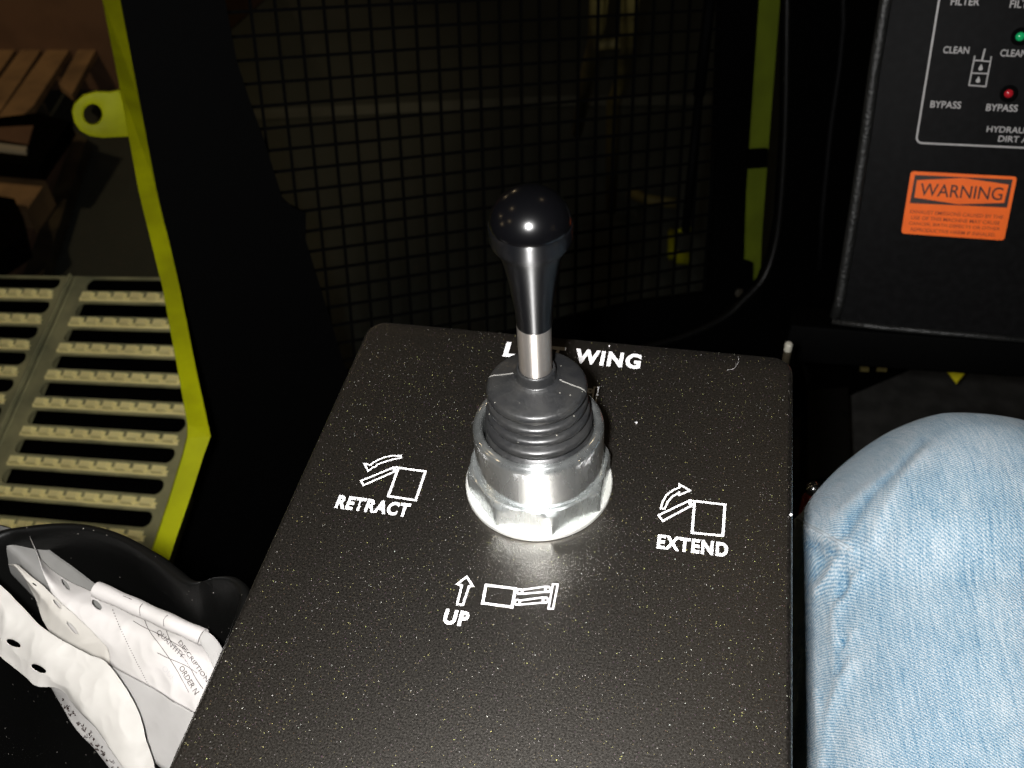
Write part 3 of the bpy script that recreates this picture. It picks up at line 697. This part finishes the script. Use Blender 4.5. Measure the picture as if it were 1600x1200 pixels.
cup = smooth_prof([(25.3, 14.8), (25.4, 16), (25.45, 30), (25.4, 34.5)], 3) + [(25.1, 35.6), (24.3, 36.6), (23.2, 37.2), (22.4, 37.1), (21.7, 36.4), (21.4, 35.2), (21.3, 24)]
lathe('collar', cup, MAT['zinc'], js, (1.3, 0, 0), 128)
boot = [(20.9, 26), (21.0, 32.5), (20.4, 35.0), (18.6, 36.4), (18.3, 37.2), (19.9, 38.6), (20.6, 40.2), (20.0, 42.0), (17.6, 43.2), (17.4, 43.8), (19.2, 44.8), (19.7, 46.2), (18.8, 47.6), (16.2, 48.4),
        (15.9, 48.9), (18.3, 49.6), (18.95, 51.2), (18.2, 52.8), (15.6, 53.7), (15.5, 54.2), (18.0, 55.2), (18.8, 56.8), (18.4, 58.3), (17.2, 59.3), (13, 60.7), (9.6, 61.9), (8.3, 62.6), (7.6, 63.2), (7.4, 65.0), (7.3, 66.6), (6.9, 67.3), (6.3, 67.4)]
bo = lathe('rubber_boot', smooth_prof(boot, 4), MAT['rubber'], js, (1.75, -.6, -.9), 128, lean=(.0, 0))
# moulding seam across the top disc of the boot
def disc_z(r): 
    t = [(8.3, 62.6), (9.6, 61.9), (13, 60.7), (16.8, 59.6), (18.3, 58.6), (18.75, 57.0)]
    return float(np.interp(r, [a for a, b in t], [b for a, b in t]))
for a in (math.radians(8), math.radians(177)):
    a2 = a - math.radians(12) if a < 1 else a
    pts = [((1.75 + r * math.cos(a2)) / 1e3, (r * math.sin(a2) - .6) / 1e3, (disc_z(r) - .78) / 1e3) for r in np.linspace(8.8, 18.5, 12)]
    tube('mould_seam', pts, .00028, MAT['paleseam'], bo, 6)
lathe('shaft', [(6.1, 62), (6.15, 88)], MAT['chrome'], js, (1.0, 0, 0), 64, lean=(.009, 0))
gripp = [(6.0, 86.6), (6.3, 86.8), (6.4, 87.6), (6.75, 94), (8.1, 105), (9.6, 114.0), (10.7, 118.2), (11.9, 120.6), (13.0, 122.0), (13.6, 123.6), (13.75, 125.2), (13.75, 128.6)]
lathe('grip', smooth_prof(gripp, 4) + [(13.5, 129.2), (13.1, 129.3)], MAT['grip'], js, (1.2, 0, 0), 96, lean=(.0095, 0))
dome = [(13.2, 129.1)] + [(13.35 * math.cos(t), 129.4 + 11.8 * math.sin(t)) for t in np.linspace(.02, math.pi / 2 - .03, 26)] + [(0, 141.2)]
lathe('ball_cap', dome, MAT['cap'], js, (1.2, 0, 0), 96, lean=(.0095, 0))

# ================================================================== bin with papers
rim_px = [(-90, 930), (-60, 870), (0, 836), (40, 828), (90, 823), (140, 826), (190, 841), (240, 869), (272, 893), (292, 908), (312, 913), (338, 905), (360, 905), (376, 915), (382, 935), (372, 975), (345, 1040), (280, 1180), (200, 1330), (-20, 1400), (-120, 1200)]
rz = -.018
rim = curve_pts([onz(x, y, rz) for x, y in rim_px], 6, True)
bn = empty('storage_bin', 'black moulded plastic bin with wavy rim, left of the joystick box', 'bin')
n = len(rim); ctr = sum(rim) / n; V = []; Fc = []
prof = [(0.0000, -.150, .88), (0, -.07, .94), (0, -.006, .985), (0, 0, .988), (0, .0012, .994), (0, .0014, 1.0), (0, .001, 1.008), (0, -.002, 1.014), (0, -.010, 1.016), (0, -.15, .93)]
for p in rim:
    dv = p - ctr; dv[2] = 0; L = np.linalg.norm(dv); dn = dv / L
    for _, dz, sc_ in prof: V.append(p + dn * (sc_ - 1) * .19 + np.array([0, 0, dz]))
m_ = len(prof)
for i in range(n):
    j = (i + 1) % n
    for k in range(m_ - 1): Fc.append((i * m_ + k, i * m_ + k + 1, j * m_ + k + 1, j * m_ + k))
Fc.append(tuple(i * m_ for i in range(n)))
mesh_obj('bin_shell', V, Fc, MAT['blackplastic'], bn, True)

def sheet(name, grid, mat, label, holes=(), thick=.00009, sub=6, cat='paper sheet', group='loose paper sheets in the bin', zig=None):
    """grid rows of (px, py, depth); smoothed into a curved sheet"""
    rows = [curve_pts([P3(*p) for p in row], sub) for row in grid]
    cols = list(zip(*rows)); cols = [curve_pts(list(c), sub) for c in cols]
    cutv = set(); nu, nv = len(cols), len(cols[0]); V = [p for c in cols for p in c]
    hp = []
    for (hx, hy, ra, rb, an) in holes: hp.append((hx, hy, ra, rb, math.radians(an)))
    Fc = []
    for i in range(nu - 1):
        for j in range(nv - 1):
            q = (i * nv + j, (i + 1) * nv + j, (i + 1) * nv + j + 1, i * nv + j + 1)
            c = sum(V[t] for t in q) / 4; x, y = proj(c); cut = False
            for hx, hy, ra, rb, an in hp:
                dx, dy = x - hx, y - hy; a = dx * math.cos(an) + dy * math.sin(an); b = -dx * math.sin(an) + dy * math.cos(an)
                if (a / ra) ** 2 + (b / rb) ** 2 < 1: cut = True
            if not cut: Fc.append(q)
            else: cutv.update(q)
    keep = {t for q in Fc for t in q}
    for t in cutv & keep:                      # pull the rim of each punched hole on to a clean ellipse
        x, y = proj(V[t]); bh = min(hp, key=lambda h: (x - h[0]) ** 2 + (y - h[1]) ** 2); hx, hy, ra, rb, an = bh
        dx, dy = x - hx, y - hy; a = dx * math.cos(an) + dy * math.sin(an); b = -dx * math.sin(an) + dy * math.cos(an); k = 1 / max(1e-6, math.hypot(a / ra, b / rb))
        if .3 < k < 1.8:
            a *= k; b *= k; dpt = float((WM.T @ (V[t] - CAM))[2]); V[t] = P3(hx + a * math.cos(an) - b * math.sin(an), hy + a * math.sin(an) + b * math.cos(an), dpt)
    for i, v in enumerate(V):
        nz = noise.noise(Vector(v) * 38) * .0008 + (abs(noise.noise(Vector(v) * 55 + Vector((3, 1, 2)))) - .2) * .0022 + abs(noise.noise(Vector(v) * 150)) * .0006
        V[i] = v + nz * WM[:, 2]
    o = mesh_obj(name, V, Fc, mat, None, True); md = o.modifiers.new('thickness', 'SOLIDIFY'); md.thickness = thick; md.offset = 0
    return tag(o, label, cat, group)
sleeveB = sheet('plastic_sleeve', [[(-40, 812, .44), (30, 829, .44), (95, 872, .435), (152, 915, .43), (215, 945, .43)],
                                   [(-30, 825, .43), (20, 862, .43), (70, 915, .43), (110, 950, .43), (180, 1000, .43)],
                                   [(-40, 830, .445), (5, 885, .44), (60, 945, .44), (95, 985, .44), (160, 1040, .44)]], MAT['paper3'], 'smoky translucent plastic sleeve rising behind the paper form', cat='plastic sleeve')
def g4(*rows): return [[(x, y, d) for (x, y), d in zip(r[0], np.linspace(r[1], r[2], len(r[0])))] for r in rows]
form = sheet('paper_form', g4(([(45, 835), (66, 876), (105, 907), (148, 926), (200, 950), (260, 975), (320, 1002), (350, 1015)], .432, .414),
                              ([(52, 850), (72, 895), (105, 932), (150, 955), (205, 982), (262, 1008), (312, 1030), (350, 1045)], .424, .405),
                              ([(66, 885), (80, 925), (112, 965), (158, 1000), (210, 1030), (265, 1055), (310, 1078), (350, 1095)], .421, .401),
                              ([(80, 928), (100, 975), (130, 1010), (172, 1050), (215, 1075), (265, 1105), (305, 1130), (350, 1150)], .421, .400)),
             MAT['paper'], 'white printed order form curling over in the bin, topmost at the right', [(102.5, 913, 10, 3.0, 52), (151, 945, 10, 4.6, 45)], sub=20)
r0_, r1_ = P3(150, 921, .4155), P3(317, 996, .4035); ax_ = nrm(r1_ - r0_); e1_ = nrm(np.cross(ax_, WM[:, 2])); e2_ = np.cross(ax_, e1_); V = []; Fc = []
NA, NL = 26, 30
for i in range(NL + 1):
    for k in range(NA + 1):
        t_ = k / NA * math.radians(400) - 1.2; rr_ = .0036 - .0007 * k / NA + .00015 * math.sin(i * .7)
        V.append(r0_ + (r1_ - r0_) * i / NL + e1_ * rr_ * math.cos(t_) + e2_ * rr_ * math.sin(t_))
for i in range(NL):
    for k in range(NA): q_ = i * (NA + 1) + k; Fc.append((q_, q_ + 1, q_ + NA + 2, q_ + NA + 1))
roll = mesh_obj('rolled_edge', V, Fc, MAT['paper'], form, True)
sleeve_m = sheet('packing_sheet', g4(([(27, 883), (55, 905), (84, 931), (118, 963), (150, 994), (166, 1014), (171, 1039)], .416, .409),
                                     ([(20, 882), (44, 908), (70, 940), (100, 975), (132, 1010), (152, 1028), (168, 1046)], .415, .408),
                                     ([(12, 882), (35, 896), (56, 938), (66, 965), (90, 1010), (130, 1050), (165, 1062)], .419, .410)),
             MAT['paper2'], 'cream torn-edged sheet with punched holes between the form and the front sheet', [(54, 913, 4, 1.2, 38), (90, 944, 9, 2.4, 48), (112, 982, 13, 2.6, 48)], sub=20)
front = sheet('packing_sheet', g4(([(-40, 872), (0, 914), (36, 950), (70, 982), (105, 1004), (140, 1022), (171, 1039), (212, 1105), (240, 1200), (252, 1275)], .399, .378),
                                  ([(-40, 915), (-5, 950), (30, 985), (60, 1010), (92, 1035), (120, 1058), (148, 1085), (185, 1140), (222, 1215), (240, 1275)], .395, .375),
                                  ([(-40, 955), (-8, 985), (20, 1010), (46, 1034), (74, 1055), (100, 1070), (124, 1100), (162, 1155), (206, 1222), (228, 1278)], .3955, .375),
                                  ([(-45, 985), (-12, 1014), (15, 1038), (38, 1058), (56, 1073), (92, 1078), (118, 1106), (155, 1148), (198, 1200), (222, 1250)], .396, .379)),
             MAT['cream'], 'long white sheet with two dark punched holes across the lower left corner', [(21, 1005, 11.5, 4.4, 27), (60, 1045, 12.5, 5.0, 27)], sub=20)
over = sheet('plastic_sleeve', g4(([(150, 1026), (171, 1039), (215, 1063), (260, 1089), (298, 1111), (350, 1140)], .3985, .390),
                                  ([(160, 1065), (190, 1085), (228, 1110), (268, 1135), (305, 1160), (350, 1185)], .3965, .388),
                                  ([(175, 1110), (210, 1150), (245, 1195), (280, 1220), (310, 1240), (350, 1270)], .394, .385)), MAT['paper4'], 'grey overlapping sleeve beside the edge of the joystick box', cat='plastic sleeve')
under = sheet('printed_sheet', g4(([(72, 1062), (100, 1082), (150, 1142), (200, 1205), (232, 1255)], .401, .390),
                                  ([(78, 1076), (104, 1100), (140, 1150), (182, 1205), (212, 1255)], .402, .391),
                                  ([(84, 1086), (100, 1114), (114, 1135), (152, 1177), (188, 1225)], .404, .394)), MAT['paper4'], 'sheet with black scribbled print under the front sheet at the bottom left', cat='paper sheet')
endcap = sheet('paper_tube_end', g4(([(318, 986), (327, 989), (338, 1000), (348, 1016)], .4045, .4045),
                                    ([(312, 996), (322, 1003), (334, 1017), (344, 1034)], .4035, .4030),
                                    ([(314, 1006), (324, 1022), (333, 1040), (340, 1055)], .4035, .4020)), MAT['paper4'], 'rolled sleeve end poking out at the right end of the form', cat='plastic sleeve')
# printing on the curved form: lines and words laid on its surface
def surf(o):
    bmq = bmesh.new(); bmq.from_mesh(o.data); t = BVHTree.FromBMesh(bmq); bmq.free(); return t
def drape(name, src, pl, wd, mat, lift=.0004, closed=False):
    """thin printed strokes following the sheet"""
    t = surf(src); V = []; Fc = []
    for pts in pl:
        hit = []
        for x, y in pts:
            d = Vector(ray(x, y)).normalized(); h = t.ray_cast(Vector(CAM), d)
            if h[0] is not None: hit.append((h[0] - d * lift, h[1], d))
        if len(hit) < 2: continue
        k0 = len(V)
        for i, (p, nn, d) in enumerate(hit):
            a = hit[max(i - 1, 0)][0]; b = hit[min(i + 1, len(hit) - 1)][0]; s = (b - a).cross(d).normalized() * wd / 2; V += [p + s, p - s]
        Fc += [(k0 + 2 * i, k0 + 2 * i + 1, k0 + 2 * i + 3, k0 + 2 * i + 2) for i in range(len(hit) - 1)]
    return mesh_obj(name, V, Fc, mat, src)
def cv(pts, n=7): return [tuple(p) for p in curve_pts(pts, n)]
lines = [cv([(224, 962), (233, 985), (255, 1015), (275, 1045), (295, 1082)]), cv([(258, 980), (268, 1004), (292, 1035), (306, 1060), (317, 1076)]),
         cv([(208, 970), (225, 980), (250, 992), (290, 1015)]), cv([(246, 1020), (262, 1028), (290, 1040), (308, 1052)])]
drape('form_rules', form, lines, .00024, MAT['ink'])
drape('form_rules', roll, [cv([(223, 943), (218, 950), (219, 962)]), cv([(262, 961), (256, 968), (256, 979)]), cv([(192, 931), (200, 934), (206, 937)])], .00022, MAT['ink'], .0002)
for i_ in range(7):     # faint rows of small print on the form
    drape('small_print', form, [[(262 + i_ * 5 + t_, 1000 + i_ * 4 + t_ * 1.25 + rnd.uniform(-1.2, 1.2)) for t_ in np.arange(q0_, q0_ + rnd.uniform(2, 5), .8)] for q0_ in range(0, 34, 5)], .00025, MAT['greyprint'])
dots = [[(176 + (235 - 176) * t, 952 + (1076 - 952) * (t ** .9)), (176 + (235 - 176) * (t + .012), 952 + (1076 - 952) * ((t + .012) ** .9))] for t in np.arange(0, .98, .03)]
drape('perforation', form, dots, .0003, MAT['ink'])
def draped_text(src, body, org, ex, ey, mat, lift=.0005, bold=0.0):
    """lettering projected on a curved sheet; org, ex (end of line), ey (cap height) in photo pixels of the sheet"""
    cu = bpy.data.curves.new('t', 'FONT'); cu.body = body; cu.size = 1; cu.resolution_u = 3; cu.offset = bold
    o = bpy.data.objects.new('t', cu); COL.objects.link(o); dg = bpy.context.evaluated_depsgraph_get(); me = bpy.data.meshes.new_from_object(o.evaluated_get(dg))
    bpy.data.objects.remove(o); bpy.data.curves.remove(cu); t = surf(src); co = np.array([v.co[:] for v in me.vertices]); mn, mx = co.min(0), co.max(0); ok = True
    for v, c in zip(me.vertices, co):
        a = (c[0] - mn[0]) / (mx[0] - mn[0]); b = (c[1] - mn[1]) / (mx[1] - mn[1])
        x = org[0] + a * (ex[0] - org[0]) + b * ey[0]; y = org[1] + a * (ex[1] - org[1]) + b * ey[1]
        d = Vector(ray(x, y)).normalized(); h = t.ray_cast(Vector(CAM), d)
        v.co = (h[0] - d * lift) if h[0] is not None else Vector(P3(x, y, .405))
    me.materials.clear(); me.materials.append(mat); ob = bpy.data.objects.new('form_lettering', me); COL.objects.link(ob); ob.parent = src
    ob['label'] = 'form lettering reading ' + body; return ob
draped_text(form, 'QUANTITY', (243, 990), (283, 1030), (6, -7), MAT['ink'])
draped_text(form, 'ORDER N', (279, 1044), (304, 1086), (7, -5), MAT['ink'])
draped_text(form, 'DESCRIPTION', (278, 1004), (322, 1066), (5, -4), MAT['ink'])
draped_text(form, 'OUR', (252, 1045), (270, 1066), (6, -6), MAT['greyprint'])
# scribbled print on the bottom sheet
scr = []
for i in range(44):
    x0 = 98 + i * 2.1 + rnd.uniform(-5, 3); y0 = 1098 + i * 2.5 + rnd.uniform(-5, 8)
    scr.append([(x0 + rnd.uniform(-3, 3), y0 + rnd.uniform(-3, 3)) for _ in range(4)])
drape('scribbled_print', under, scr, .0005, MAT['ink'])

# ================================================================== the person's knee in jeans
per = empty('person', 'knee of a seated person in light blue jeans, right of the joystick box', 'person')
path = [(1506, 905, .505, .0855), (1515, 1010, .490, .0850), (1535, 1160, .465, .0890), (1565, 1340, .435, .0940), (1605, 1560, .400, .0980)]
cen = [P3(x, y, d) for x, y, d, r in path]; cen = curve_pts(cen, 22); rad = [float(v[0]) for v in curve_pts([(r,) for *_, r in path], 22)]
axis0 = nrm(cen[1] - cen[0]); rings = []; S = 220
viewdir = WM[:, 2]
capn = 46
allr = []
for k in range(capn):
    a = math.pi / 2 * (1 - k / capn); allr.append((cen[0] - axis0 * rad[0] * 1.0 * math.sin(a), rad[0] * math.cos(a) + 1e-5, axis0))
for i, c in enumerate(cen): allr.append((c, rad[i], nrm(cen[min(i + 1, len(cen) - 1)] - cen[max(i - 1, 0)])))
def seg_d(p, pl):
    best = 1e9
    for a, b in zip(pl, pl[1:]):
        a = np.array(a); b = np.array(b); t = np.clip(((p - a) @ (b - a)) / ((b - a) @ (b - a)), 0, 1); best = min(best, np.linalg.norm(p - a - t * (b - a)))
    return best
def c3(L): return [(x / 3 + 1100, y / 3 + 800) for x, y in L]
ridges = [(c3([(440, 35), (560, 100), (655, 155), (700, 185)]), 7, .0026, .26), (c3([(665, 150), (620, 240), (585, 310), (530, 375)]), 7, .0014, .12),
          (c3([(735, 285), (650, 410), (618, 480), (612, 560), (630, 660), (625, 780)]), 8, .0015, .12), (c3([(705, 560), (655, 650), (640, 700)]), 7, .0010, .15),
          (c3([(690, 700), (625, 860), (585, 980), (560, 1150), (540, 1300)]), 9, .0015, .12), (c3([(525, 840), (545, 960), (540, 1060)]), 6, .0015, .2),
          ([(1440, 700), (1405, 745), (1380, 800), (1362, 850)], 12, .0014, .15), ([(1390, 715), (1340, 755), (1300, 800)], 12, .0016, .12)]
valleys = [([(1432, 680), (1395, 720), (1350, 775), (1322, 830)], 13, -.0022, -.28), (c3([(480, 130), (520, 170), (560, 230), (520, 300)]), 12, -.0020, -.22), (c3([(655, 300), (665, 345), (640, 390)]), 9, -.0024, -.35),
           (c3([(660, 600), (640, 650), (635, 760)]), 6, -.0020, -.35), (c3([(475, 200), (480, 600), (470, 1100)]), 14, -.0012, -.25), ([(1262, 850), (1290, 855), (1312, 868)], 5, -.0015, -.3)]  # valleys also darken the cloth, painting fold and edge shade
# knee side is pressed flat along a slanting plane
La, Lb = P3(1250, 822, .50), P3(1425, 676, .50); Ln = nrm(np.cross(Lb - La, WM[:, 2])); Ln = -Ln if (cen[0] - La) @ Ln > 0 else Ln; Lp0 = La
V = []; Vb = []; wear_shade = []; UVv = []; acc = 0; prev = None
for ri, (c, r, ax) in enumerate(allr):
    if prev is not None: acc += math.hypot(np.linalg.norm(c - prev[0]), r - prev[1])
    prev = (c, r); e1 = nrm(np.cross(ax, viewdir)); e2 = np.cross(ax, e1)
    for k in range(S):
        t = 2 * math.pi * k / S; dr = e1 * math.cos(t) + e2 * math.sin(t); p = c + dr * r
        if ri < capn:
            nn = nrm(p - cen[0])
        else: nn = dr
        w_ = .5; disp = noise.noise(Vector(p) * 22) * .0014 + noise.noise(Vector(p) * 60) * .0007
        front_ = (nn @ viewdir) < .35
        if front_:
            q = np.array(proj(p))
            if 1180 < q[0] < 1480 and 600 < q[1] < 1280:
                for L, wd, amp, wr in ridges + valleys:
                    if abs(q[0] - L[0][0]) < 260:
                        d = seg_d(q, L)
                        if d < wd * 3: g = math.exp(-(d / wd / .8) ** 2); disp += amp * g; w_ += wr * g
        w_ += (-.16 if False else 0)
        Vb.append(p); P_ = p + nn * disp
        dd = float((P_ - Lp0) @ Ln)
        if dd > -.012: P_ = P_ - Ln * (dd + .012 - .012 * math.tanh((dd + .012) / .012 * .8) / .8 * 1.0) * 1.0
        V.append(P_); wear_shade.append(max(0, min(1, w_)))
nr_ = len(allr); Fc = []
for i in range(nr_ - 1):
    for k in range(S): l = (k + 1) % S; Fc.append((i * S + k, i * S + l, (i + 1) * S + l, (i + 1) * S + k))
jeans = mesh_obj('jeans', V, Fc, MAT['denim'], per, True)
at = jeans.data.attributes.new('wear_shade', 'FLOAT', 'POINT'); at.data.foreach_set('value', wear_shade)
uvl = jeans.data.uv_layers.new(name='UVMap')
# cloth coordinates: metres across and along, by projecting on the leg's own long axis and side axis
sd = nrm(np.cross(axis0, viewdir)); tp = np.cross(axis0, sd); C0 = cen[0]; sgn = -1.0 if tp @ WM[:, 2] > 0 else 1.0
for lp in jeans.data.loops:
    p = Vb[lp.vertex_index] - C0; x, y, z = float(p @ sd), float(p @ axis0), float(p @ tp)
    uvl.data[lp.index].uv = (x * (1 + .35 * (x / .086) ** 2), y + sgn * z * .9)
# raised side seam
t = surf(jeans); seam = []
for x, y in cv(ridges[0][0], 8):
    d = Vector(ray(x, y)).normalized(); h = t.ray_cast(Vector(CAM), d)
    if h[0] is not None: seam.append(h[0] - d * .0002)
if len(seam) > 3: tube('side_seam', seam, .0009, MAT['thread'], per, 8)
